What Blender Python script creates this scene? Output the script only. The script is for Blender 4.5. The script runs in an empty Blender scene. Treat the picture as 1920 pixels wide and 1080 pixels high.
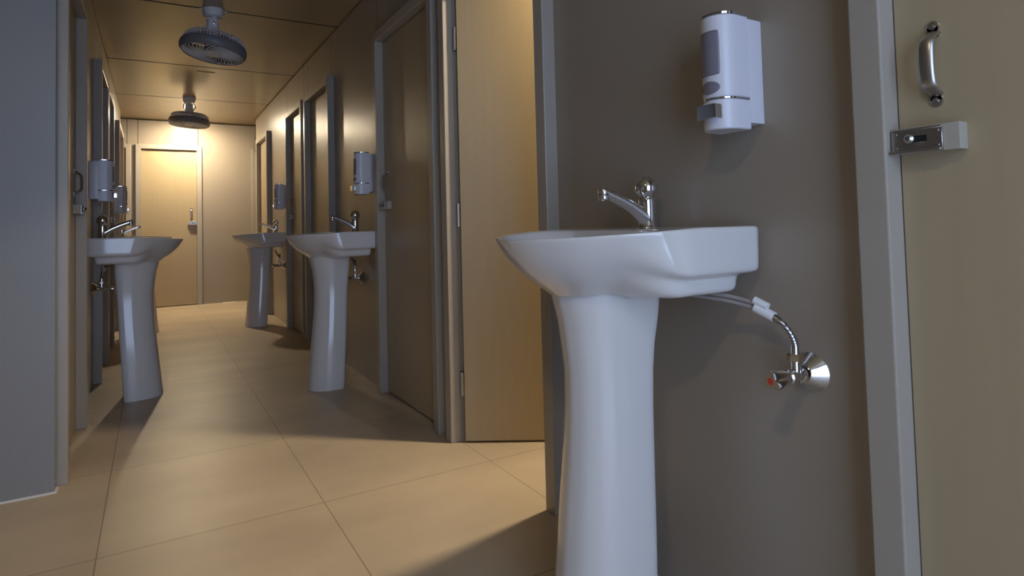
import bpy, bmesh, math, random
from mathutils import Vector, Matrix
random.seed(4)
sc = bpy.context.scene
COL = sc.collection
PI = math.pi

# ------------------------------------------------------------------ camera
# room frame: corridor runs along +Y, right-hand wall at x = 1.085, floor z = 0
cam_d = bpy.data.cameras.new('camera')
cam = bpy.data.objects.new('camera', cam_d); COL.objects.link(cam); sc.camera = cam
YAW, PITCH, ROLL, FPX, CYP = 0.53346, 0.038785, -0.025628, 1142.03, 376.97
fwd = Vector((math.sin(YAW)*math.cos(PITCH), math.cos(YAW)*math.cos(PITCH), math.sin(PITCH)))
rt = Vector((math.cos(YAW), -math.sin(YAW), 0)); up = rt.cross(fwd)
rt, up = math.cos(ROLL)*rt + math.sin(ROLL)*up, -math.sin(ROLL)*rt + math.cos(ROLL)*up
cam.matrix_world = Matrix(((rt.x, up.x, -fwd.x, 0), (rt.y, up.y, -fwd.y, 0), (rt.z, up.z, -fwd.z, .88), (0, 0, 0, 1)))
cam_d.sensor_width = 36; cam_d.sensor_fit = 'HORIZONTAL'
cam_d.lens = FPX/1920*36
cam_d.shift_y = -(540-CYP)/1920
cam_d.clip_start = .02; cam_d.clip_end = 60

# ------------------------------------------------------------------ light
w = bpy.data.worlds.new('overcast_sky'); sc.world = w; w.use_nodes = True
bg = w.node_tree.nodes['Background']
bg.inputs[0].default_value = (.58, .76, 1.14, 1); bg.inputs[1].default_value = 4.1   # daylight outside the entrance
WARM = (1.0, .82, .57, 1)
LAMP_FAR, LAMP_ROOM, LAMP_LOBBY_FILL = 1500.0, 1200.0, 190.0
pd = bpy.data.lights.new('entrance_portal', 'AREA'); pd.shape = 'RECTANGLE'; pd.size = 1.30; pd.size_y = 2.10
pd.cycles.is_portal = True
po = bpy.data.objects.new('entrance_portal', pd); COL.objects.link(po)
po.location = (.10, -1.17, 1.05); po.rotation_euler = (PI/2, 0, PI)

sc.view_settings.view_transform = 'Standard'; sc.view_settings.look = 'None'
sc.view_settings.exposure = 0.0; sc.view_settings.gamma = 1; sc.view_settings.use_curve_mapping = False

# ------------------------------------------------------------------ materials
def mat(name, col, rough=.5, metal=0, spec=.5, emit=None, estr=0, coat=0):
    m = bpy.data.materials.new(name); m.use_nodes = True
    b = m.node_tree.nodes['Principled BSDF']
    b.inputs['Base Color'].default_value = (*col, 1); b.inputs['Roughness'].default_value = rough
    b.inputs['Metallic'].default_value = metal; b.inputs['Specular IOR Level'].default_value = spec
    b.inputs['Coat Weight'].default_value = coat; b.inputs['Coat Roughness'].default_value = .08
    if emit:
        b.inputs['Emission Color'].default_value = emit; b.inputs['Emission Strength'].default_value = estr
    return m
def N(m, t, **k):
    n = m.node_tree.nodes.new(t)
    for a, v in k.items(): setattr(n, a, v)
    return n
def mottled(m, base, amp, scale, stretch=(1,1,1), bump=0, bscale=300, rough=None):
    """colour that varies a little over the surface, with a fine bump"""
    nt = m.node_tree; L = nt.links; b = nt.nodes['Principled BSDF']
    tc = N(m, 'ShaderNodeTexCoord'); mp = N(m, 'ShaderNodeMapping'); mp.inputs['Scale'].default_value = stretch
    L.new(tc.outputs['Object'], mp.inputs[0])
    no = N(m, 'ShaderNodeTexNoise'); no.inputs['Scale'].default_value = scale; no.inputs['Detail'].default_value = 6
    no.inputs['Roughness'].default_value = .62
    L.new(mp.outputs[0], no.inputs['Vector'])
    cr = N(m, 'ShaderNodeValToRGB')
    cr.color_ramp.elements[0].position = .3; cr.color_ramp.elements[1].position = .7
    cr.color_ramp.elements[0].color = (*[c*(1-amp) for c in base], 1)
    cr.color_ramp.elements[1].color = (*[min(1, c*(1+amp)) for c in base], 1)
    L.new(no.outputs[0], cr.inputs[0]); L.new(cr.outputs[0], b.inputs['Base Color'])
    if bump:
        n2 = N(m, 'ShaderNodeTexNoise'); n2.inputs['Scale'].default_value = bscale; n2.inputs['Detail'].default_value = 2
        L.new(mp.outputs[0], n2.inputs['Vector'])
        bu = N(m, 'ShaderNodeBump'); bu.inputs['Strength'].default_value = bump; bu.inputs['Distance'].default_value = .001
        L.new(n2.outputs[0], bu.inputs['Height']); L.new(bu.outputs[0], b.inputs['Normal'])
    if rough:
        mr = N(m, 'ShaderNodeMapRange'); mr.inputs[3].default_value = rough[0]; mr.inputs[4].default_value = rough[1]
        L.new(no.outputs[0], mr.inputs[0]); L.new(mr.outputs[0], b.inputs['Roughness'])
    return cr
M = {}
M['wall'] = mat('painted_steel_panel', (.32,.275,.22), .30); mottled(M['wall'], (.32,.275,.22), .035, 2.5, (1,1,1), .12, 260, (.285,.335))
M['ceil'] = mat('ceiling_panel', (.38,.295,.165), .27); mottled(M['ceil'], (.38,.295,.165), .03, 3, (1,1,1), .06, 200, (.22,.26))
M['part'] = mat('blue_grey_panel', (.255,.258,.262), .35); mottled(M['part'], (.255,.258,.262), .03, 2.5, (1,1,1), .12, 260, (.32,.40))
M['frame'] = mat('frame_steel', (.37,.337,.285), .33); mottled(M['frame'], (.37,.337,.285), .03, 5, (1,1,1), .05, 200)
M['leaf'] = mat('door_laminate', (.32,.285,.21), .36); mottled(M['leaf'], (.40,.322,.20), .022, 4, (9,9,.6), .12, 220, (.30,.42))
M['dark'] = mat('joint_dark', (.012,.011,.010), .8)
M['black'] = mat('gap_black', (.004,.004,.004), .9)
M['ceramic'] = mat('glazed_ceramic', (.68,.67,.655), .09, coat=.3)
M['chrome'] = mat('chrome', (.78,.78,.80), .07, 1)
M['steel'] = mat('brushed_steel', (.50,.48,.46), .32, 1)
M['brass'] = mat('worn_brass', (.62,.52,.38), .3, 1)
M['white'] = mat('white_plastic', (.66,.67,.73), .28)
M['gray'] = mat('smoked_plastic', (.20,.19,.23), .22)
M['sleeve'] = mat('white_sleeve', (.75,.76,.78), .45)
M['tube'] = mat('grey_vinyl_tube', (.30,.28,.27), .35)
M['red'] = mat('red_dot', (.50,.05,.02), .4)
M['fanband'] = mat('charcoal_fan_ring', (.19,.19,.21), .42)
M['fanwhite'] = mat('grey_white_fan_plastic', (.76,.76,.78), .40)
M['fandark'] = mat('fan_inside', (.03,.028,.026), .6)
M['block'] = mat('lock_block', (.38,.36,.30), .5)
M['caulk'] = mat('white_caulk', (.75,.73,.70), .6)
M['lens'] = mat('lamp_diffuser_far', (.9,.85,.75), .5, emit=WARM, estr=LAMP_FAR)
M['lens2'] = mat('lamp_diffuser_room', (.9,.85,.75), .5, emit=WARM, estr=LAMP_ROOM)
# braided hose: fine diagonal weave
m = M['braid'] = mat('braided_steel', (.6,.6,.62), .28, 1)
tc = N(m, 'ShaderNodeTexCoord'); wv = N(m, 'ShaderNodeTexWave', wave_type='BANDS', bands_direction='DIAGONAL')
wv.inputs['Scale'].default_value = 160
m.node_tree.links.new(tc.outputs['Object'], wv.inputs[0])
mx = N(m, 'ShaderNodeValToRGB'); mx.color_ramp.elements[0].color = (.10,.10,.11,1); mx.color_ramp.elements[1].color = (.85,.85,.88,1)
m.node_tree.links.new(wv.outputs[0], mx.inputs[0]); m.node_tree.links.new(mx.outputs[0], m.node_tree.nodes['Principled BSDF'].inputs['Base Color'])
# floor: large beige porcelain tiles with hairline joints
m = M['floor'] = mat('beige_floor_tile', (.50,.40,.27), .42)
cr = mottled(m, (.49,.40,.285), .10, 2.6, (1,1.0,1), .10, 90, (.34,.50))
nt = m.node_tree; L = nt.links; b = nt.nodes['Principled BSDF']
geo = N(m, 'ShaderNodeNewGeometry'); sx = N(m, 'ShaderNodeSeparateXYZ'); L.new(geo.outputs['Position'], sx.inputs[0])
def mth(op, a, bb=None, c=None):
    n = N(m, 'ShaderNodeMath', operation=op)
    for i, v in enumerate((a, bb, c)):
        if v is None: continue
        if isinstance(v, (int, float)): n.inputs[i].default_value = v
        else: L.new(v, n.inputs[i])
    return n.outputs[0]
def grid_line(coord, off, period, half):
    p = mth('PINGPONG', mth('SUBTRACT', coord, off), period/2) if False else mth('ABSOLUTE', mth('WRAP', mth('SUBTRACT', coord, off), period/2, -period/2))
    return mth('LESS_THAN', p, half)
lx = grid_line(sx.outputs[0], -.135, .61, .0016)
ly = grid_line(sx.outputs[1], 2.045, .7175, .0019)
ln = mth('MAXIMUM', lx, ly)
mixc = N(m, 'ShaderNodeMix', data_type='RGBA'); L.new(mth('MULTIPLY', ln, .75), mixc.inputs[0])
n3 = N(m, 'ShaderNodeTexNoise'); n3.inputs['Scale'].default_value = .9; n3.inputs['Detail'].default_value = 3
mp3 = N(m, 'ShaderNodeMapping'); mp3.inputs['Scale'].default_value = (1, 3.2, 1); L.new(geo.outputs['Position'], mp3.inputs[0]); L.new(mp3.outputs[0], n3.inputs['Vector'])
mr3 = N(m, 'ShaderNodeMapRange'); mr3.inputs[1].default_value = .3; mr3.inputs[2].default_value = .7; mr3.inputs[3].default_value = .86; mr3.inputs[4].default_value = 1.10; L.new(n3.outputs[0], mr3.inputs[0])
vm = N(m, 'ShaderNodeVectorMath', operation='SCALE'); L.new(cr.outputs[0], vm.inputs[0]); L.new(mr3.outputs[0], vm.inputs[3])
L.new(vm.outputs[0], mixc.inputs[6]); mixc.inputs[7].default_value = (.16,.115,.075,1); L.new(mixc.outputs[2], b.inputs['Base Color'])

# ------------------------------------------------------------------ mesh helpers
def bm_box(bm, x0, x1, y0, y1, z0, z1, mi=0):
    vs = [bm.verts.new(p) for p in ((x0,y0,z0),(x1,y0,z0),(x1,y1,z0),(x0,y1,z0),(x0,y0,z1),(x1,y0,z1),(x1,y1,z1),(x0,y1,z1))]
    for f in ((0,3,2,1),(4,5,6,7),(0,1,5,4),(1,2,6,5),(2,3,7,6),(3,0,4,7)):
        bm.faces.new([vs[i] for i in f]).material_index = mi
def bm_prism(bm, pts, axis, a, b_, mi=0):
    """extrude a polygon (2D points) along axis; pts in the other two axes in order"""
    def P(p, t):
        q = list(p); q.insert(axis, t); return q
    A = [bm.verts.new(P(p, a)) for p in pts]; B = [bm.verts.new(P(p, b_)) for p in pts]
    bm.faces.new(A).material_index = mi; bm.faces.new(list(reversed(B))).material_index = mi
    n = len(pts)
    for i in range(n): bm.faces.new((A[i], B[i], B[(i+1)%n], A[(i+1)%n])).material_index = mi
def bm_lathe(bm, prof, seg=32, mtx=None, mi=0, caps=True):
    """prof: (r, z) pairs; about Z, then transformed"""
    mtx = mtx or Matrix(); rings = []
    for r, z in prof:
        rings.append([bm.verts.new(mtx @ Vector((r*math.cos(2*PI*i/seg), r*math.sin(2*PI*i/seg), z))) for i in range(seg)])
    for a, c in zip(rings, rings[1:]):
        for i in range(seg):
            f = bm.faces.new((a[i], a[(i+1)%seg], c[(i+1)%seg], c[i])); f.material_index = mi; f.smooth = True
    if caps:
        if prof[0][0] > 1e-5: bm.faces.new(list(reversed(rings[0]))).material_index = mi
        if prof[-1][0] > 1e-5: bm.faces.new(rings[-1]).material_index = mi
def catmull(P, n=8):
    P = [Vector(p) for p in P]; Q = [2*P[0]-P[1]] + P + [2*P[-1]-P[-2]]; out = []
    for i in range(1, len(Q)-2):
        a, b_, c, d = Q[i-1:i+3]
        for k in range(n):
            t = k/n
            out.append(.5*((2*b_) + (c-a)*t + (2*a-5*b_+4*c-d)*t*t + (-a+3*b_-3*c+d)*t**3))
    out.append(P[-1]); return out
def bm_tube(bm, pts, rad, seg=12, mi=0, sx_=1, sy_=1, upv=(0,0,1)):
    pts = [Vector(p) for p in pts]; rings = []
    for i, p in enumerate(pts):
        d = (pts[min(i+1, len(pts)-1)] - pts[max(i-1, 0)]).normalized()
        u = Vector(upv); 
        if abs(d.dot(u)) > .97: u = Vector((1,0,0)) if abs(d.x) < .9 else Vector((0,1,0))
        if i and prev is not None: u = prev
        s = d.cross(u).normalized(); u2 = s.cross(d).normalized(); prev = u2
        r = rad(i/(len(pts)-1)) if callable(rad) else rad
        rings.append([bm.verts.new(p + s*(r*sx_*math.cos(2*PI*k/seg)) + u2*(r*sy_*math.sin(2*PI*k/seg))) for k in range(seg)])
    for a, c in zip(rings, rings[1:]):
        for i in range(seg):
            f = bm.faces.new((a[i], a[(i+1)%seg], c[(i+1)%seg], c[i])); f.smooth = True; f.material_index = mi
    bm.faces.new(list(reversed(rings[0]))).material_index = mi; bm.faces.new(rings[-1]).material_index = mi
prev = None
def bevel(bm, w_, seg=2):
    bmesh.ops.bevel(bm, geom=[e for e in bm.edges], offset=w_, segments=seg, affect='EDGES', profile=.7, clamp_overlap=True)
def obj(name, bm, mats, parent=None, smooth=None, sub=0):
    bmesh.ops.recalc_face_normals(bm, faces=bm.faces)
    me = bpy.data.meshes.new(name); bm.to_mesh(me); bm.free()
    for mm in (mats if isinstance(mats, (list, tuple)) else [mats]): me.materials.append(mm)
    if smooth:
        me.shade_smooth() if smooth is True else me.shade_smooth()
        if smooth is not True: me.set_sharp_from_angle(angle=math.radians(smooth))
    o = bpy.data.objects.new(name, me); COL.objects.link(o)
    if parent: o.parent = parent
    if sub:
        s = o.modifiers.new('subdivision', 'SUBSURF'); s.levels = sub; s.render_levels = sub
    return o
def nb(): return bmesh.new()
def tag(o, label=None, cat=None, group=None, kind=None):
    if label: o['label'] = label
    if cat: o['category'] = cat
    if group: o['group'] = group
    if kind: o['kind'] = kind
    return o
def thing(name, loc, rz=0, **k):
    o = bpy.data.objects.new(name, None); COL.objects.link(o); o.location = loc; o.rotation_euler = (0, 0, rz)
    o.empty_display_size = .1
    return tag(o, **k)
def dup(root, loc, rz, label):
    r = root.copy(); COL.objects.link(r); r.location = loc; r.rotation_euler = (0, 0, rz); r['label'] = label
    def rec(src, dst):
        for ch in [o for o in ALL if o.parent == src]:
            c = ch.copy(); COL.objects.link(c); c.parent = dst; rec(ch, c)
    ALL = list(COL.objects); rec(root, r)
    return r

# ------------------------------------------------------------------ the setting
XR, XL = 1.085, -.305         # faces of the two corridor walls
YF, YP, ZC = 8.45, 2.64, 2.2535
XMIN, YMIN = -2.1, -1.15
DH = 1.895                    # door opening height
G = .003
bm = nb(); bm_box(bm, XMIN-.1, 2.5, YMIN-.1, YF+.1, -.08, 0)
tag(obj('floor', bm, M['floor']), 'beige large-format tile floor of the washroom corridor', 'floor', kind='structure')
# ceiling: wide panels with open joints, dark slab above them
bm = nb(); js = [YMIN-.1, -.26, 1.19, 2.64, 4.12, 5.60, 7.0, YF+.1]
for a, c in zip(js, js[1:]): bm_box(bm, XMIN-.1, 2.5, a+.0105, c-.0105, ZC, ZC+.03)
bm_box(bm, XMIN-.1, 2.5, YMIN-.1, YF+.1, ZC+.031, ZC+.07, 1)
for v in js[1:-1]: bm_box(bm, XMIN-.1, 2.5, v-.0105, v+.0105, ZC+.0006, ZC+.03, 1)
tag(obj('ceiling', bm, [M['ceil'], M['dark']]), 'brownish glossy panel ceiling with thin dark cross joints', 'ceiling', kind='structure')

def panel_wall(name, x_face, sgn, openings, joints, y0, y1, label, open_idx=()):
    """a corridor wall built of panels; sgn=+1: body extends to +x. openings: (ya, yb); joints: ys of seams above door height"""
    bm = nb(); T = .045
    xa, xb = sorted((x_face, x_face + sgn*T))
    ys = [y0] + [v for o in openings for v in o] + [y1]
    for a, c in zip(ys[::2], ys[1::2]):                              # piers
        if c > a: bm_box(bm, xa, xb, a, c, 0, DH)
    js = [y0] + list(joints) + [y1]
    for a, c in zip(js, js[1:]): bm_box(bm, xa, xb, a+G, c-G, DH, ZC-.008)      # panels above the doors
    for v in joints:
        qa, qb = sorted((x_face+sgn*.0006, x_face+sgn*T)); bm_box(bm, qa, qb, v-G, v+G, DH, ZC-.010, 1)
    ba, bb = sorted((x_face + sgn*T, x_face + sgn*(T+.03)))
    prevy = y0
    for i in open_idx:
        bm_box(bm, ba, bb, prevy, openings[i][0], 0, ZC, 1); bm_box(bm, ba, bb, openings[i][0], openings[i][1], DH, ZC, 1); prevy = openings[i][1]
    bm_box(bm, ba, bb, prevy, y1, 0, ZC, 1)
    return tag(obj(name, bm, [M['wall'], M['dark']]), label, 'wall', kind='structure')
RO = [(-.20,.548), (1.605,2.295), (2.475,3.19), (4.285,4.975), (5.175,5.775), (6.91,7.585)]
panel_wall('wall_right', XR, 1, RO, [.56,1.55,2.38,3.27,4.31,5.05,5.184,5.95,7.03], YMIN, 7.93, 'satin greige panel wall with doors on the right of the corridor', (1,))
LO = [(2.755,3.43), (4.45,5.01), (5.17,5.74), (6.75,7.6)]
panel_wall('wall_left', XL, -1, LO, [2.78,3.50,4.50,5.10,5.90,6.85], 2.70, 7.93, 'satin greige panel wall with doors on the left of the corridor')
# cross partition closing the lobby on the left
bm = nb(); bm_box(bm, XMIN, -.293, YP, YP+.035, 0, ZC); bm_box(bm, XMIN, -.33, YP+.036, 2.70, 0, ZC, 1)
tag(obj('wall_partition', bm, [M['part'], M['black']]), 'grey-blue flat partition wall at the left edge, facing the camera', 'wall', kind='structure')
bm = nb(); bm_box(bm, XMIN, -.288, YP-.004, YP, 0, .006); bm_box(bm, -.293, -.286, YP, YP+.05, 0, .006)
tag(obj('trim_1', bm, M['caulk']), 'thin white caulk line at the foot of the left partition', 'trim', kind='structure')
# far wall with seams over the doors
bm = nb(); xs = [-1.2, -.259, -.150, .486, 1.152, 1.7]
for a, c in zip(xs, xs[1:]): bm_box(bm, a+G, c-G, YF, YF+.045, DH, ZC-.012)
for a, c in ((-1.2,-.90), (-.272,-.118), (.470,1.152-G),(1.152+G,1.7)): bm_box(bm, a, c, YF, YF+.045, 0, DH)
for v in xs[1:-1]: bm_box(bm, v-G, v+G, YF+.0006, YF+.045, DH, ZC-.013, 1)
bm_box(bm, -1.2, 1.7, YF+.046, YF+.08, 0, ZC, 1)
tag(obj('wall_far', bm, [M['wall'], M['dark']]), 'panel wall at the end of the corridor under the lamp', 'wall', kind='structure')
bm = nb(); bm_box(bm, 1.68, 1.70, 7.93, YF, 0, ZC); bm_box(bm, XR+.075, 1.70, 7.90, 7.93, 0, ZC)
tag(obj('wall_far_right_return', bm, M['wall']), 'narrow return beside the right end of the far wall', 'wall', kind='structure')
bm = nb(); bm_box(bm, -1.2, -1.17, 7.9, YF, 0, ZC); bm_box(bm, -1.2, XL-.075, 7.90, 7.93, 0, ZC)
tag(obj('wall_far_left_return', bm, M['wall']), 'narrow return beside the left end of the far wall', 'wall', kind='structure')
bm = nb(); bm_prism(bm, [(1.100,0),(1.148,0),(1.148,1.895),(1.100,1.943)], 1, YF-.03, YF)
tag(obj('trim_2', bm, M['frame']), 'narrow frame post in the far right corner of the corridor', 'trim', kind='structure')
# lobby walls behind the camera, with the open entrance that lets the daylight in
bm = nb(); bm_box(bm, XMIN-.06, XMIN, YMIN, 2.70, 0, ZC)
tag(obj('wall_lobby_left', bm, M['wall']), 'far side wall of the lobby, left of the camera', 'wall', kind='structure')
bm = nb(); EX0, EX1, EZ = -.55, .75, 2.10
bm_box(bm, XMIN-.06, EX0, YMIN-.06, YMIN, 0, ZC); bm_box(bm, EX1, XR+.08, YMIN-.06, YMIN, 0, ZC); bm_box(bm, EX0, EX1, YMIN-.06, YMIN, EZ, ZC)
tag(obj('wall_entrance', bm, M['wall']), 'wall behind the camera with the open entrance', 'wall', kind='structure')
# side room behind the open door
bm = nb(); RX1, RY0, RY1 = 2.35, .75, 2.60
bm_box(bm, RX1, RX1+.04, RY0, RY1, 0, ZC); bm_box(bm, XR+.075, RX1+.04, RY0-.04, RY0, 0, ZC); bm_box(bm, XR+.075, RX1+.04, RY1, RY1+.04, 0, ZC)
bm_box(bm, XR+.075, XR+.085, RY0, 1.605, 0, ZC); bm_box(bm, XR+.075, XR+.085, 2.295, RY1, 0, ZC); bm_box(bm, XR+.075, XR+.085, 1.605, 2.295, DH, ZC)
tag(obj('wall_side_room', bm, M['wall']), 'walls of the lit side room seen through the open door', 'wall', kind='structure')

# ------------------------------------------------------------------ doors
def pull_handle(parent, x, y, z0, z1, xdir=1):
    """chrome D-pull with two screwed ears; standing off the surface at x towards +x"""
    bm = nb(); zm = (z0+z1)/2; h = (z1-z0)/2
    for s in (-1, 1):
        zc = zm + s*(h-.010)
        bm_lathe(bm, [(.0001,0),(.0105,0),(.0105,.0022),(.0085,.003),(.0001,.003)], 20, Matrix.Translation((x, y, zc)) @ Matrix.Rotation(PI/2, 4, 'Y') )
        bm_box(bm, x, x+.003, y-.0085, y+.0085, min(zc, zc-s*.016), max(zc, zc-s*.016))
        bm_lathe(bm, [(.0048,.003),(.0042,.0055),(.0015,.0063),(.0001,.0063)], 12, Matrix.Translation((x, y, zc)) @ Matrix.Rotation(PI/2, 4, 'Y'))
    pts = catmull([(x+.0015, y, zm-h+.020), (x+.014, y, zm-h+.026), (x+.027, y, zm-h*.45), (x+.030, y, zm), (x+.027, y, zm+h*.45), (x+.014, y, zm+h-.026), (x+.0015, y, zm+h-.020)], 5)
    bm_tube(bm, pts, .0115, 14, 0, 1, .42, (1,0,0))
    return obj('pull_handle', bm, M['steel'], parent, 45)
def slide_bolt(parent, x, y0, y1, z, s):
    """wooden-coloured block carrying a steel slide bolt; y1 = end at the jamb"""
    h = .021; a, c = min(y0, y1), max(y0, y1)
    bm = nb(); bm_box(bm, x, x+.026, a, c, z-h, z+h); bevel(bm, .0015, 2)
    blk = obj('bolt_block', bm, M['block'], parent, 40)
    bm = nb()
    e = y1 + s*.004
    p0, p1 = sorted((e, y1 - s*.072))
    bm_box(bm, x+.026, x+.030, p0, p1, z-.017, z+.016)
    bm_box(bm, x+.022, x+.030, p0, p1, z+.016, z+.019)
    bm_box(bm, x+.022, x+.038, p0, p1, z-.021, z-.017)
    bevel(bm, .0007, 1)
    bm_box(bm, x+.0302, x+.0308, min(y1-s*.05, y1-s*.022), max(y1-s*.05, y1-s*.022), z-.004, z+.006, 1)
    k = y1 - s*.030
    bm_lathe(bm, [(.0045,0),(.004,.008),(.0065,.010),(.0075,.014),(.004,.018),(.0001,.0185)], 16, Matrix.Translation((x+.030, k, z+.001)) @ Matrix.Rotation(PI/2, 4, 'Y'))
    for yy in (p0+.007, p1-.007):
        for zz in (z-.012, z+.011):
            bm_lathe(bm, [(.003,0),(.0025,.0012),(.0001,.0014)], 10, Matrix.Translation((x+.030, yy, zz)) @ Matrix.Rotation(PI/2, 4, 'Y'))
    return obj('slide_bolt', bm, [M['steel'], M['black']], blk, 40)
def frame_piece(parent, name, kind_, w_, H, P, F, side=0):
    """mitred frame sections; opening of width w_ centred on y=0; P protrusion; F face width"""
    bm = nb(); hw = w_/2
    if kind_ == 'jamb':
        s = side
        bm_prism(bm, [(s*hw, 0), (s*(hw+F), 0), (s*(hw+F), H+F), (s*hw, H)], 0, -.004, P)
    else:
        bm_prism(bm, [(-hw, H+.0006), (hw, H+.0006), (hw+F-.0006, H+F), (-hw-F+.0006, H+F)], 0, -.004, P)
    o = obj(name, bm, M['frame'], parent)
    b_ = o.modifiers.new('bevel', 'BEVEL'); b_.width = .003; b_.segments = 2; b_.limit_method = 'ANGLE'
    return o
NDOOR = [0]
def door(loc, rz, w_, label, handle=0, P=.044, F=.052, lock=True, inset=0, H=DH, zc=None):
    """closed door; local +x points into the corridor; handle side -1/+1 along local y"""
    NDOOR[0] += 1
    t = thing('door_%d' % NDOOR[0], loc, rz, label=label, cat='door', kind='structure')
    for s in (-1, 1): frame_piece(t, 'door_jamb', 'jamb', w_, H, P, F, s)
    frame_piece(t, 'door_header', 'header', w_, H, P, F)
    bm = nb(); g = .004
    bm_box(bm, -.036-inset, -.001-inset, -w_/2+.0015, w_/2-.0015, .009, H-.004)
    lf = obj('door_panel', bm, M['leaf'], t)
    if handle:
        y = handle*(w_/2-.060); x = -.001-inset
        pull_handle(lf, x, y, 1.052, 1.190)
        if lock: slide_bolt(lf, x, handle*(w_/2-.100), handle*(w_/2-.006), 1.0, handle)
    return t, lf
# right wall doors: local +x -> world -x  (rz = pi, local y -> -world y)
def rdoor(i, label, **k):
    a, c = RO[i]; return door((XR, (a+c)/2, 0), PI, c-a, label, **k)
def ldoor(i, label, **k):
    a, c = LO[i]; return door((XL, (a+c)/2, 0), 0, c-a, label, P=.043, **k)
rdoor(0, 'greige door at the right edge with steel pull handle and slide bolt', handle=-1)
rdoor(2, 'dark brown-looking closed door just past the open doorway, tall blue-grey jamb', handle=-1)
_, lf3 = rdoor(3, 'closed door behind the second right-hand sink, near one of the adjoining pair')
bm = nb(); bm_lathe(bm, [(.009,0),(.009,.004),(.004,.006),(.004,.016),(.010,.020),(.010,.026),(.0001,.028)], 16, Matrix.Translation((-.001, .27, .975)) @ Matrix.Rotation(PI/2, 4, 'Y'))
obj('small_knob', bm, M['brass'], lf3, 40)
rdoor(4, 'closed door of the adjoining pair, nearer the third sink', handle=-1)
rdoor(5, 'last closed door on the right-hand wall, before the far corner')
ldoor(0, 'closed door right behind the left partition, handle seen edge-on', handle=1)
ldoor(1, 'closed left-hand door just past the first left sink')
ldoor(2, 'closed left-hand door before the far left sink', handle=1)
ldoor(3, 'last closed door on the left-hand wall')
# far wall doors: local +x -> world -y, local y -> world x
door((.176, YF, 0), -PI/2, .588, 'pale yellowish door in the middle of the far wall, lit by the lamp', handle=1, P=.03, F=.056)
door((-.586, YF, 0), -PI/2, .628, 'far wall door mostly hidden behind the left wall', P=.03, F=.05)
# open doorway with its leaf swung into the side room
NDOOR[0] += 1
a, c = RO[1]; t = thing('door_%d' % NDOOR[0], (XR, (a+c)/2, 0), PI, label='open yellow-lit door leaf swung into the side room, three hinges', cat='door', kind='structure')
w_ = c-a
for s in (-1, 1): frame_piece(t, 'door_jamb', 'jamb', w_, DH, .044, .052, s)
frame_piece(t, 'door_header', 'header', w_, DH, .044, .052)
ang = math.radians(57.5)
bm = nb(); LW = w_-.02
bm_box(bm, -.036, 0, 0, LW, .009, DH-.006)
lf = obj('door_panel', bm, M['leaf'], t); lf.location = (-.006, -w_/2+.030, 0); lf.rotation_euler = (0, 0, ang)
for z in (.235, .925, 1.66):
    bm = nb()
    bm_tube(bm, [(-.001, -w_/2+.016, z-.048), (-.001, -w_/2+.016, z+.048)], .0055, 12)
    bm_box(bm, -.030, -.002, -w_/2, -w_/2+.0025, z-.048, z+.048)
    bm_box(bm, -.004, -.001, -w_/2+.002, -w_/2+.026, z-.048, z+.048)
    for k in (-.03, 0, .03):
        bm_lathe(bm, [(.0035,0),(.003,.001),(.0001,.0012)], 10, Matrix.Translation((-.018, -w_/2+.0025, z+k)) @ Matrix.Rotation(-PI/2, 4, 'X'))
    obj('hinge', bm, M['steel'], t, 40)

# ------------------------------------------------------------------ lamps (surface-mounted ceiling lights)
def ceiling_light(loc, lens, label, r=.085, drop=0):
    t = thing('ceiling_light', loc, label=label, cat='ceiling light')
    bm = nb(); bm_lathe(bm, [(r+.030 if drop else r+.012,0),(r+.030 if drop else r+.012,-.026),(r+.026 if drop else r+.006,-.032),(r,-.032),(r,-.012),(.0001,-.012)], 40)
    obj('housing', bm, M['fanwhite'], t, 40)
    bm = nb(); bm_lathe(bm, [(r-.001,-.013),(r-.001,-.020-drop),(r*.9,-.0225-drop*1.2),(r*.5,-.0235-drop*1.3),(.0001,-.024-drop*1.3)], 40)
    obj('diffuser', bm, lens, t, True)
ceiling_light((.368, 8.02, ZC), M['lens'], 'glowing round ceiling lamp behind the far fan, near the far wall', r=.052, drop=.013)
M['lens3'] = mat('lamp_diffuser_lobby_fill', (.9,.85,.75), .5, emit=WARM, estr=LAMP_LOBBY_FILL)
ceiling_light((-.62, -.25, ZC), M['lens3'], 'added round fill lamp over the unseen lobby, left of the camera', r=.07)  # added lamp out of view, brightens and warms the near right wall
ceiling_light((1.70, 1.72, ZC), M['lens2'], 'round ceiling lamp inside the side room behind the open door', r=.06)

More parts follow.
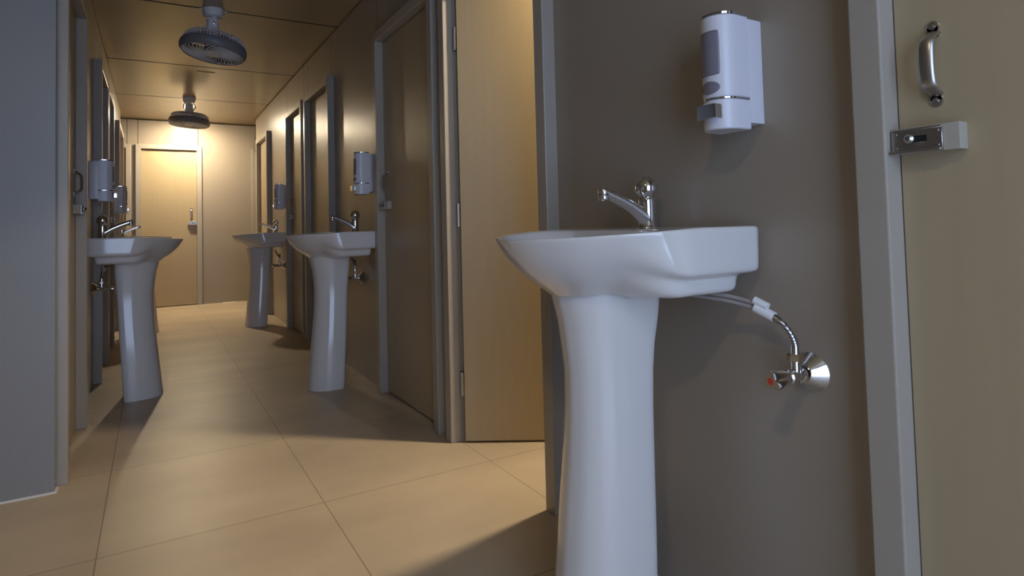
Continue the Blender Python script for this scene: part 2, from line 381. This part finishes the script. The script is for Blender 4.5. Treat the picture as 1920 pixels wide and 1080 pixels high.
# ------------------------------------------------------------------ pedestal sink
def sstep(t): t = max(0, min(1, t)); return t*t*(3-2*t)
def outline(pts, n):
    """resample a smooth half outline to n+1 points by arc length"""
    c = catmull([(p[0], p[1], 0) for p in pts], 16)
    Ls = [0]
    for a, b_ in zip(c, c[1:]): Ls.append(Ls[-1] + (b_-a).length)
    out = []
    j = 0
    for k in range(n+1):
        s = Ls[-1]*k/n
        while j < len(Ls)-2 and Ls[j+1] < s: j += 1
        t = (s-Ls[j])/max(1e-9, Ls[j+1]-Ls[j]); out.append(c[j].lerp(c[j+1], t))
    return out
W_, D_ = .268, .455
SINK_H = .862
def make_sink(label):
    t = thing('pedestal_sink', (0,0,0), label=label, cat='sink', group='white pedestal sinks along the corridor')
    n = 28
    rim = outline([(0,W_-.004),(.012,W_),(.10,W_+.001),(.19,W_),(.255,W_-.006),(.31,.235),(.36,.197),(.405,.146),(.436,.085),(.451,.035),(D_,0)], n)
    ped = outline([(.135,.088),(.16,.100),(.20,.103),(.25,.102),(.285,.093),(.315,.072),(.330,.037),(.335,0)], n)
    inn = outline([(.150,0.0001),(.151,.06),(.160,.12),(.188,.172),(.225,.200),(.27,.207),(.315,.192),(.36,.160),(.40,.112),(.422,.055),(.430,0)], n)
    full = lambda h: [(p.x, p.y) for p in h] + [(p.x, -p.y) for p in reversed(h[:-1])]
    R, Q = full(rim), [(.24+(x_-.24)*1.03, y_*1.03) for x_, y_ in full(ped)]
    # inner bowl opening as a closed loop matched by direction to the rim
    I = full(inn)
    N_ = len(R)
    zr = lambda d: SINK_H + .004 - .017*(max(0, d-.17)/.285)**1.25
    bm = nb(); rows = []
    # profile rows: (t_back, z_back, t_front, z_front)
    prof = [(.000,-.006,.000,-.004),(.004,-.014,.022,-.010),(.006,-.050,.08,-.022),(.010,-.080,.145,-.034),(.014,-.0905,.205,-.044),(.060,-.0955,.28,-.055),(.130,-.0975,.365,-.066),
            (.150,-.103,.46,-.077),(.158,-.120,.57,-.088),(.175,-.131,.70,-.099),(.25,-.137,.83,-.109),(.60,-.139,.94,-.118),(1.0,-.145,1.0,-.124)]
    for tb, zb, tf, zf in prof:
        row = []
        for i in range(N_):
            d, s = R[i]; q = Q[i]
            k = sstep((d-.20)/.145)                 # 0 = back skirt, 1 = bowl front
            tt = tb*(1-k) + tf*k
            z = zr(d) + zb*(1-k) + zf*k
            if tb >= .10: d += .030*(1-k)*max(0, 1-d/.16)*min(1, tb/.13)
            row.append(bm.verts.new((d+(q[0]-d)*tt, s+(q[1]-s)*tt, z)))
        rows.append(row)
    # top: rim edge row going inward
    def ring(f, z):  # blend from rim to opening
        out = []
        for i in range(N_):
            d, s = R[i]; u = (i/(N_-1))*2-1            # -1..1
            # opening parameter by angle around its centre
            cx = .285; ang_ = math.atan2(s, d-cx)
            px, py = cx + .142*math.cos(ang_), .205*math.sin(ang_)
            dd, ss = d+(px-d)*f, s+(py-s)*f
            out.append((dd, ss, z(d)))
        return out
    tops = [(0.02, lambda d: zr(d)-.0008), (.08, lambda d: zr(d)+.0004), (.86, lambda d: zr(d)-.002), (.97, lambda d: zr(d)-.005), (1.0, lambda d: zr(d)-.012)]
    trow = [[bm.verts.new(p) for p in ring(f, z)] for f, z in tops]
    # bowl inside
    for sc_, z in ((.96,.832),(.86,.803),(.68,.781),(.44,.768),(.2,.764),(.07,.763)):
        row = []
        for i in range(N_):
            d, s = R[i]; cx = .285; ang_ = math.atan2(s, d-cx)
            row.append(bm.verts.new((cx-.01*(1-sc_) + .142*sc_*math.cos(ang_), .205*sc_*math.sin(ang_), z)))
        trow.append(row)
    allrows = list(reversed(rows)) + trow
    for a, c in zip(allrows, allrows[1:]):
        for i in range(N_-1): bm.faces.new((a[i], a[i+1], c[i+1], c[i]))
    # back closing strip (wall side) between the two open ends of every row
    for a, c in zip(allrows, allrows[1:]): bm.faces.new((a[N_-1], a[0], c[0], c[N_-1]))
    bm.faces.new(allrows[-1])
    for f in bm.faces: f.smooth = True
    bs = obj('basin', bm, M['ceramic'], t, True, 1)
    # drain
    bm = nb(); bm_lathe(bm, [(.0001,.7615),(.018,.7615),(.024,.7645),(.026,.7665),(.022,.7675),(.016,.7655),(.0001,.7655)], 24, Matrix.Translation((.276,0,.0005)))
    obj('drain', bm, M['chrome'], bs, 40)
    # pedestal: rounded D section lofted in height
    bm = nb(); lv = [(0,.172,.352,.104),(.012,.170,.353,.105),(.10,.165,.344,.103),(.22,.158,.332,.098),(.36,.150,.318,.0905),(.48,.144,.309,.0855),(.56,.140,.309,.085),(.62,.136,.316,.088),(.665,.132,.322,.094),(.70,.130,.332,.099),(.729,.130,.338,.102)]
    rows = []
    for z, d0, d1, hw in lv:
        half = [(d0, hw*.90), (d0+.012, hw), (d0+(d1-d0)*.28, hw*1.01), (d0+(d1-d0)*.48, hw*.975), (d0+(d1-d0)*.67, hw*.88), (d0+(d1-d0)*.83, hw*.70), (d0+(d1-d0)*.945, hw*.42), (d1, 0)]
        o_ = outline(half, 20); L_ = full(o_)
        rows.append([bm.verts.new((p[0], p[1], z + (p[0]-.23)*.075*max(0, (z-.55)/.18))) for p in L_])
    k = len(rows[0])
    for a, c in zip(rows, rows[1:]):
        for i in range(k): bm.faces.new((a[i], a[(i+1)%k], c[(i+1)%k], c[i]))
    bm.faces.new(list(reversed(rows[0]))); bm.faces.new(rows[-1])
    ped_o = obj('pedestal', bm, M['ceramic'], t, 50)
    # mixer tap
    fx, fz = .072, SINK_H
    bm = nb()
    bm_lathe(bm, [(.0245,-.004),(.0245,.003),(.0225,.006),(.0205,.008),(.0205,.045),(.0203,.062),(.0192,.070),(.017,.076),(.014,.0775),(.0001,.078)], 32, Matrix.Translation((fx, 0, fz)))
    fa = obj('tap_body', bm, M['chrome'], t, 60)
    bm = nb()
    pts = catmull([(fx+.004,0,fz+.024),(fx+.018,0,fz+.034),(fx+.045,0,fz+.051),(fx+.080,0,fz+.0675),(fx+.115,0,fz+.081),(fx+.130,0,fz+.0865)], 6)
    bm_tube(bm, pts, lambda u: .0205*(1-u)**1.6 + .0112*(1-(1-u)**1.6), 20, 0, .95, 1.0)
    bm_lathe(bm, [(.0001,.015),(.006,.0145),(.0105,.012),(.0128,.006),(.0128,-.001)], 24, Matrix.Translation((fx+.130,0,fz+.083)), caps=False)
    obj('spout', bm, M['chrome'], fa, 60)
    bm = nb(); bm_lathe(bm, [(.0118,-.0005),(.0118,-.002),(.0128,-.003),(.0128,-.012),(.0118,-.015),(.009,-.015),(.0085,-.011),(.0001,-.010)], 24, Matrix.Translation((fx+.130,0,fz+.083)))
    obj('aerator', bm, M['chrome'], fa, 60)
    bm = nb(); R_ = .0275
    pr_ = [(R_*math.sin(a_), -R_*math.cos(a_)) for a_ in [PI*k_/18 for k_ in range(3, 17)]]
    bm_lathe(bm, [(.0135,-.0275)] + pr_ + [(.009,.0272),(.0085,.0260),(.0001,.0258)], 36, Matrix.Translation((fx, 0, fz+.096)))
    kb = obj('knob', bm, M['chrome'], fa, 50)
    return t
def make_valve(name_label, path, hose_only=False):
    """angle stop valve: wall flange, body, triangular handle, outlet nut and flexible hose. local +x out of the wall"""
    t = thing('stop_valve', (0,0,0), label=name_label, cat='valve', group='chrome stop valves under the sinks')
    RX = Matrix.Rotation(PI/2, 4, 'Y')
    bm = nb(); bm_lathe(bm, [(.037,0),(.0375,.002),(.036,.0035),(.020,.0255),(.017,.028),(.012,.028)], 40, RX); obj('wall_flange', bm, M['chrome'], t, 30)
    bm = nb()
    bm_lathe(bm, [(.0115,.02),(.0115,.030),(.0145,.031),(.0145,.036),(.011,.038),(.011,.058),(.0135,.060),(.0135,.070),(.010,.074)], 24, RX)
    bm_lathe(bm, [(.009,0),(.009,.022),(.0105,.022),(.0105,.026)], 20, Matrix.Translation((.048,0,.004)))
    body = obj('valve_body', bm, M['chrome'], t, 40)
    bm = nb(); bm_lathe(bm, [(.0001,.024),(.0150,.024),(.0150,.034),(.012,.037),(.0001,.037)], 6, Matrix.Translation((.048,0,.004))); obj('outlet_nut', bm, M['brass'], body, 20)
    bm = nb()  # triangular handle flaring outwards
    A = []; B = []
    for k in range(24):
        a_ = 2*PI*k/24 + PI/2; tri = 1 + .30*math.cos(3*(a_-PI/2))
        A.append(bm.verts.new((.070, .0105*math.cos(a_), .0105*math.sin(a_)))); B.append(bm.verts.new((.116, .0165*tri*math.cos(a_), .0165*tri*math.sin(a_))))
    C_ = [bm.verts.new((.121, v.co.y*.86, v.co.z*.86)) for v in B]
    for k in range(24):
        j = (k+1)%24; bm.faces.new((A[k],A[j],B[j],B[k])); bm.faces.new((B[k],B[j],C_[j],C_[k]))
    bm.faces.new(A); bm.faces.new(C_)
    h = obj('valve_handle', bm, M['chrome'], body, 50)
    bm = nb(); bm_lathe(bm, [(.0065,0),(.006,.001),(.0001,.0012)], 16, Matrix.Translation((.121,0,0)) @ RX); tag(obj('hot_mark', bm, M['red'], h, 40), 'red dot on the valve handle')
    P = catmull(path['braid'], 8)
    bm = nb(); bm_tube(bm, P, .0072, 14); hs = obj('braided_hose', bm, M['braid'], t, True)
    bm = nb(); d = (P[1]-P[0]).normalized(); bm_tube(bm, [P[0]-d*.006, P[0]+d*.016], .0086, 14); obj('ferrule', bm, M['chrome'], hs, 40)
    if 'sleeve' in path:
        S = [Vector(p) for p in path['sleeve']]
        bm = nb(); bm_tube(bm, S, .0100, 14); off = Vector(path['off'])
        bm_tube(bm, [S[0].lerp(S[-1],.40)+off, S[-1]+off+(S[-1]-S[0])*.12], .0080, 14); obj('sleeve', bm, M['sleeve'], hs, 40)
        bm = nb(); T_ = catmull(path['tube'], 6); bm_tube(bm, T_, .0042, 10); bm_tube(bm, [p+off*.55+Vector((0,0,.003)) for p in T_], .0042, 10); obj('supply_tube', bm, M['tube'], hs, True)
    return t
YS = [1.085, 3.515, 6.16, 3.93, 6.36]
near = make_sink('nearest white pedestal sink on the right, cut off by the bottom of the frame')
near.location = (XR, YS[0], 0); near.rotation_euler = (0, 0, PI)
dup(near, (XR, YS[1], 0), PI, 'white pedestal sink on the right wall before the dark door, second nearest there')
dup(near, (XR, YS[2], 0), PI, 'smaller-looking far right pedestal sink, closest to the far wall on that side')
dup(near, (XL, YS[3], 0), 0, 'white pedestal sink on the left wall, beside the door frames')
dup(near, (XL, YS[4], 0), 0, 'far left pedestal sink almost hidden behind the nearer left sink')
# valve: origin at wall; local frame rotated like the sink. sink centre is at local y = -.36
vp = dict(braid=[(.048,0,.040),(.048,-.000,.058),(.050,-.008,.078),(.055,-.024,.098),(.061,-.042,.110)],
          sleeve=[(.058,-.034,.106),(.066,-.070,.122)], off=(.0,.004,.012),
          tube=[(.064,-.064,.119),(.080,-.12,.130),(.10,-.19,.137),(.12,-.26,.143)])
v = make_valve('chrome stop valve with red-dotted handle beside the nearest pedestal', vp)
v.location = (XR, .727, .584); v.rotation_euler = (0, 0, PI)
dup(v, (XL, YS[3]+.36, .571), 0, 'chrome stop valve seen edge-on under the left wall sink')
vb = dict(braid=[(.048,0,.040),(.048,0,.075),(.050,.004,.105),(.056,.020,.098),(.062,.05,.085),(.08,.085,.10),(.10,.10,.135),(.10,.10,.155)])
v2 = make_valve('small valve with looped hose under the far right sink', vb)
v2.location = (XR, YS[2]-.05, .55); v2.rotation_euler = (0, 0, PI)
vc = dup(v2, (XR, YS[1]+.10, .585), PI, 'valve with looped hose half hidden behind the second right-hand pedestal')

# ------------------------------------------------------------------ soap dispenser
def make_dispenser(label):
    t = thing('soap_dispenser', (0,0,0), label=label, cat='soap dispenser', group='wall-mounted soap dispensers')
    hw, H0, H1 = .040, -.115, .120
    bm = nb(); bm_box(bm, .0, .043, -hw, hw, -.107, .107); bevel(bm, .004, 2); obj('back_plate', bm, M['white'], t, 40)
    def sect(grow=0):
        P = [(.040, hw-.001)]
        for k in range(0, 17):
            a_ = PI/2 - PI*k/16; P.append((.076 + (.040+grow)*math.cos(a_)*1.0, (hw-.001+grow)*math.sin(a_)))
        P.append((.040, -hw+.001)); return P
    def prism(z0, z1, s_=1, g=0, mi=0, bm=None, slope=0):
        P = sect(g); c0 = .06
        A = [bm.verts.new((c0+(x-c0)*s_, y*s_, z0)) for x, y in P]; B = [bm.verts.new((c0+(x-c0)*s_, y*s_, z1 - slope*(x-.040))) for x, y in P]
        bm.faces.new(list(reversed(A))).material_index = mi; bm.faces.new(B).material_index = mi
        for i in range(len(P)):
            j = (i+1)%len(P); bm.faces.new((A[i],A[j],B[j],B[i])).material_index = mi
    bm = nb(); prism(-.0555, .112, bm=bm); prism(-.120, -.0590, bm=bm)
    b_ = obj('tank', bm, M['white'], t, 35); bv = b_.modifiers.new('bevel', 'BEVEL'); bv.width = .003; bv.segments = 2; bv.limit_method = 'ANGLE'; bv.angle_limit = math.radians(50)
    bm = nb(); prism(.1125, .1165, .985, bm=bm); tag(obj('lid', bm, M['chrome'], t, 35), 'chrome lid')
    bm = nb(); prism(-.0588, -.0557, 1.0, .0003, bm=bm); tag(obj('trim_band', bm, M['chrome'], t, 35), 'thin chrome band')
    # windows on the curved front: patches bent around the front
    def patch(z0, z1, a0, a1, nm, round_=.0):
        bm = nb(); rows = []; NA, NZ = 14, 14; zc, hh = (z0+z1)/2, (z1-z0)/2; ac, ha = (a0+a1)/2, (a1-a0)/2
        e = 2.0/ (1 if round_ >= 1 else .28)
        for i in range(NZ+1):
            row = []
            for j in range(NA+1):
                u, v_ = -1+2*j/NA, -1+2*i/NZ
                # squircle mapping
                sx2 = u*math.sqrt(max(0, 1 - v_*v_/2)) if round_ >= 1 else u*(1-.06*v_**8)
                sy2 = v_*math.sqrt(max(0, 1 - u*u/2)) if round_ >= 1 else v_*(1-.03*u**8)
                a_ = ac + ha*sx2; z = zc + hh*sy2
                row.append(bm.verts.new((.076+.0408*math.cos(a_), .0398*math.sin(a_), z)))
            rows.append(row)
        for a_, c_ in zip(rows, rows[1:]):
            for j in range(NA): bm.faces.new((a_[j], a_[j+1], c_[j+1], c_[j]))
        o = obj(nm, bm, M['gray'], t, True); s_ = o.modifiers.new('solidify', 'SOLIDIFY'); s_.thickness = .0012; s_.offset = 0
        return o
    tag(patch(-.010, .080, -.62, .62, 'level_window'), 'grey translucent window'); tag(patch(-.048, -.022, -.60, .60, 'lower_window', 1), 'small oval grey window')
    bm = nb(); bm_box(bm, .104, .130, -.024, .024, -.099, -.070); bevel(bm, .003, 2); tag(obj('push_button', bm, M['chrome'], t, 40), 'chrome push button')
    return t
dd = make_dispenser('large white soap dispenser on the wall above the nearest sink')
dd.location = (XR, .846, 1.180); dd.rotation_euler = (0, 0, PI)
dup(dd, (XR, 3.37, 1.19), PI, 'soap dispenser above the second right-hand sink, next to the dark door')
dup(dd, (XR, 5.96, 1.195), PI, 'small soap dispenser over the far right sink')
dup(dd, (XL, 4.15, 1.19), 0, 'grey-looking soap dispenser on the left wall above the nearer left sink')
dup(dd, (XL, 6.22, 1.18), 0, 'pale soap dispenser over the hidden far left sink')

# ------------------------------------------------------------------ ceiling fans (box fans on a swivel bracket)
def make_fan(label):
    t = thing('ceiling_fan', (0,0,0), label=label, cat='fan', group='round grille fans under the ceiling')
    bm = nb(); bm_lathe(bm, [(.0001,0),(.060,0),(.061,-.004),(.055,-.044),(.048,-.050),(.0001,-.052)], 36)
    mt = obj('ceiling_mount', bm, M['fanwhite'], t, 40)
    for s in (-1, 1):
        bm = nb(); bm_box(bm, min(s*.054,s*.080), max(s*.054,s*.080), -.008, .008, -.006, 0); bevel(bm, .002, 1)
        obj('screw_ear', bm, M['fanwhite'], mt, 40)
    # swivel strap: a flat band bent into a loop, standing in the local y-z plane
    bm = nb(); A = []
    for k in range(33):
        a_ = PI*.62 - (PI*2.24)*k/32 ; A.append((.052*math.cos(a_), -.092 + .048*math.sin(a_)))
    for (y0,z0),(y1,z1) in zip(A, A[1:]):
        n_ = Vector((0, y0, z0+.092)).normalized(); m_ = Vector((0, y1, z1+.092)).normalized()
        q = []
        for (yy, zz, nn) in ((y0,z0,n_),(y1,z1,m_)):
            for xx in (-.013, .013):
                for ff in (0, .005): q.append(bm.verts.new((xx, yy+nn.y*ff, zz+nn.z*ff)))
        for f in ((0,1,5,4),(2,6,7,3),(0,4,6,2),(1,3,7,5)): bm.faces.new([q[i] for i in f])
    bmesh.ops.remove_doubles(bm, verts=bm.verts, dist=1e-5)
    obj('swivel_strap', bm, M['fanwhite'], t, 40)
    bm = nb(); bm_lathe(bm, [(.008,0),(.008,.004),(.005,.006),(.0001,.006)], 16, Matrix.Translation((0,-.057,-.098)) @ Matrix.Rotation(PI/2, 4, 'X')); obj('pivot_screw', bm, M['chrome'], t, 40)
    bm = nb(); bm_lathe(bm, [(.0001,-.002),(.026,-.002),(.034,-.010),(.037,-.07),(.042,-.10),(.042,-.125),(.0001,-.125)], 28, Matrix.Translation((-.004,0,-.055)))
    obj('motor_housing', bm, M['fanwhite'], t, 40)
    # the head hangs tilted
    HD = thing('fan_head', (0, 0, -.250), 0); HD.parent = t; HD.rotation_euler = (math.radians(-3.5), math.radians(8), 0)
    for k in ('label', 'category'):
        if k in HD: del HD[k]
    R_ = .188
    bm = nb(); bm_lathe(bm, [(R_-.016,.029),(R_-.008,.030),(R_-.001,.020),(R_+.002,.002),(R_-.001,-.020),(R_-.012,-.032),(R_-.018,-.031),(R_-.014,-.017),(R_-.016,.029)], 72, caps=False)
    obj('outer_ring', bm, M['fanband'], HD, 50)
    bm = nb()                                                   # rear cage: radial wires and hoops
    for k in range(60):
        a_ = 2*PI*k/60; c_, s_ = math.cos(a_), math.sin(a_)
        bm_tube(bm, [((R_-.012)*c_, (R_-.012)*s_, .024), ((R_-.017)*c_, (R_-.017)*s_, .056), ((R_-.036)*c_, (R_-.036)*s_, .078), (.040*c_, .040*s_, .088)], .0022, 5)
    for rr, zz in ((R_-.015,.050),(R_-.032,.0750),(.10,.0845)):
        bm_lathe(bm, [(rr-.002,zz),(rr,zz+.002),(rr+.002,zz),(rr,zz-.002),(rr-.002,zz)], 60, caps=False)
    bm_lathe(bm, [(R_-.012,.026),(R_-.009,.030),(R_-.006,.026)], 72, caps=False)
    obj('rear_cage', bm, M['fanwhite'], HD, True)
    bm = nb()                                                   # front grille: swept louvres around a flat hub
    n = 30
    for k in range(n):
        a0 = 2*PI*k/n; pts = []
        for j in range(9):
            u = j/8; r = .045 + (R_-.018-.045)*u; a_ = a0 + .80*(u**1.1); pts.append((r*math.cos(a_), r*math.sin(a_), -.0255 - .006*math.sin(PI*u)))
        bm_tube(bm, pts, lambda u: .0028+.0022*u, 6, 0, .9, 1.0)
    bm_lathe(bm, [(R_-.022,-.022),(R_-.017,-.029),(R_-.012,-.022)], 72, caps=False)
    obj('front_grille', bm, M['fanwhite'], HD, True)
    bm = nb(); bm_lathe(bm, [(.0001,-.012),(.046,-.012),(.048,-.026),(.044,-.033),(.038,-.034),(.034,-.032),(.0001,-.032)], 40)
    obj('hub_cap', bm, M['fanwhite'], HD, 40)
    bm = nb()                                                   # three-leaf rotor at rest inside
    for q in range(5):
        a0 = 2*PI*q/5; g = []
        for i in range(7):
            r = .035 + .125*i/6; row = []
            for j in range(5):
                u = j/4; a_ = a0 + (u-.5)*1.0 + .25*i/6; row.append(bm.verts.new((r*math.cos(a_), r*math.sin(a_), .018 - .026*(u-.5))))
            g.append(row)
        for a_, c_ in zip(g, g[1:]):
            for j in range(4): bm.faces.new((a_[j], a_[j+1], c_[j+1], c_[j]))
    bm_lathe(bm, [(.0001,.045),(.05,.045),(.05,-.005),(.0001,-.008)], 30)
    o = obj('rotor', bm, M['fandark'], HD, True); s_ = o.modifiers.new('solidify', 'SOLIDIFY'); s_.thickness = .002
    return t
f1 = make_fan('nearer round fan with charcoal ring hanging from the brown ceiling')
f1.location = (.325, 4.12, ZC)
f2 = dup(f1, (.323, 6.95, ZC), math.radians(80), 'farther round fan in front of the glowing lamp')

for o in COL.objects:
    if o.parent == f2 and o.name.startswith('fan_head'): o.rotation_euler = (math.radians(3), math.radians(2.5), 0)
# small things on ceiling and floor
bm = nb(); bm_box(bm, .325, .465, 5.76, 5.86, ZC-.004, ZC); bevel(bm, .001, 1)
tag(obj('ceiling_cover_plate', bm, M['ceil']), 'small flat rectangular cover plate on the ceiling between the two fans', 'cover plate')
bm = nb(); bm_box(bm, .75, .905, 8.37, 8.43, 0, .004); bevel(bm, .001, 1)
tag(obj('floor_plate', bm, M['caulk']), 'small pale rectangular plate on the floor at the foot of the far wall', 'plate')
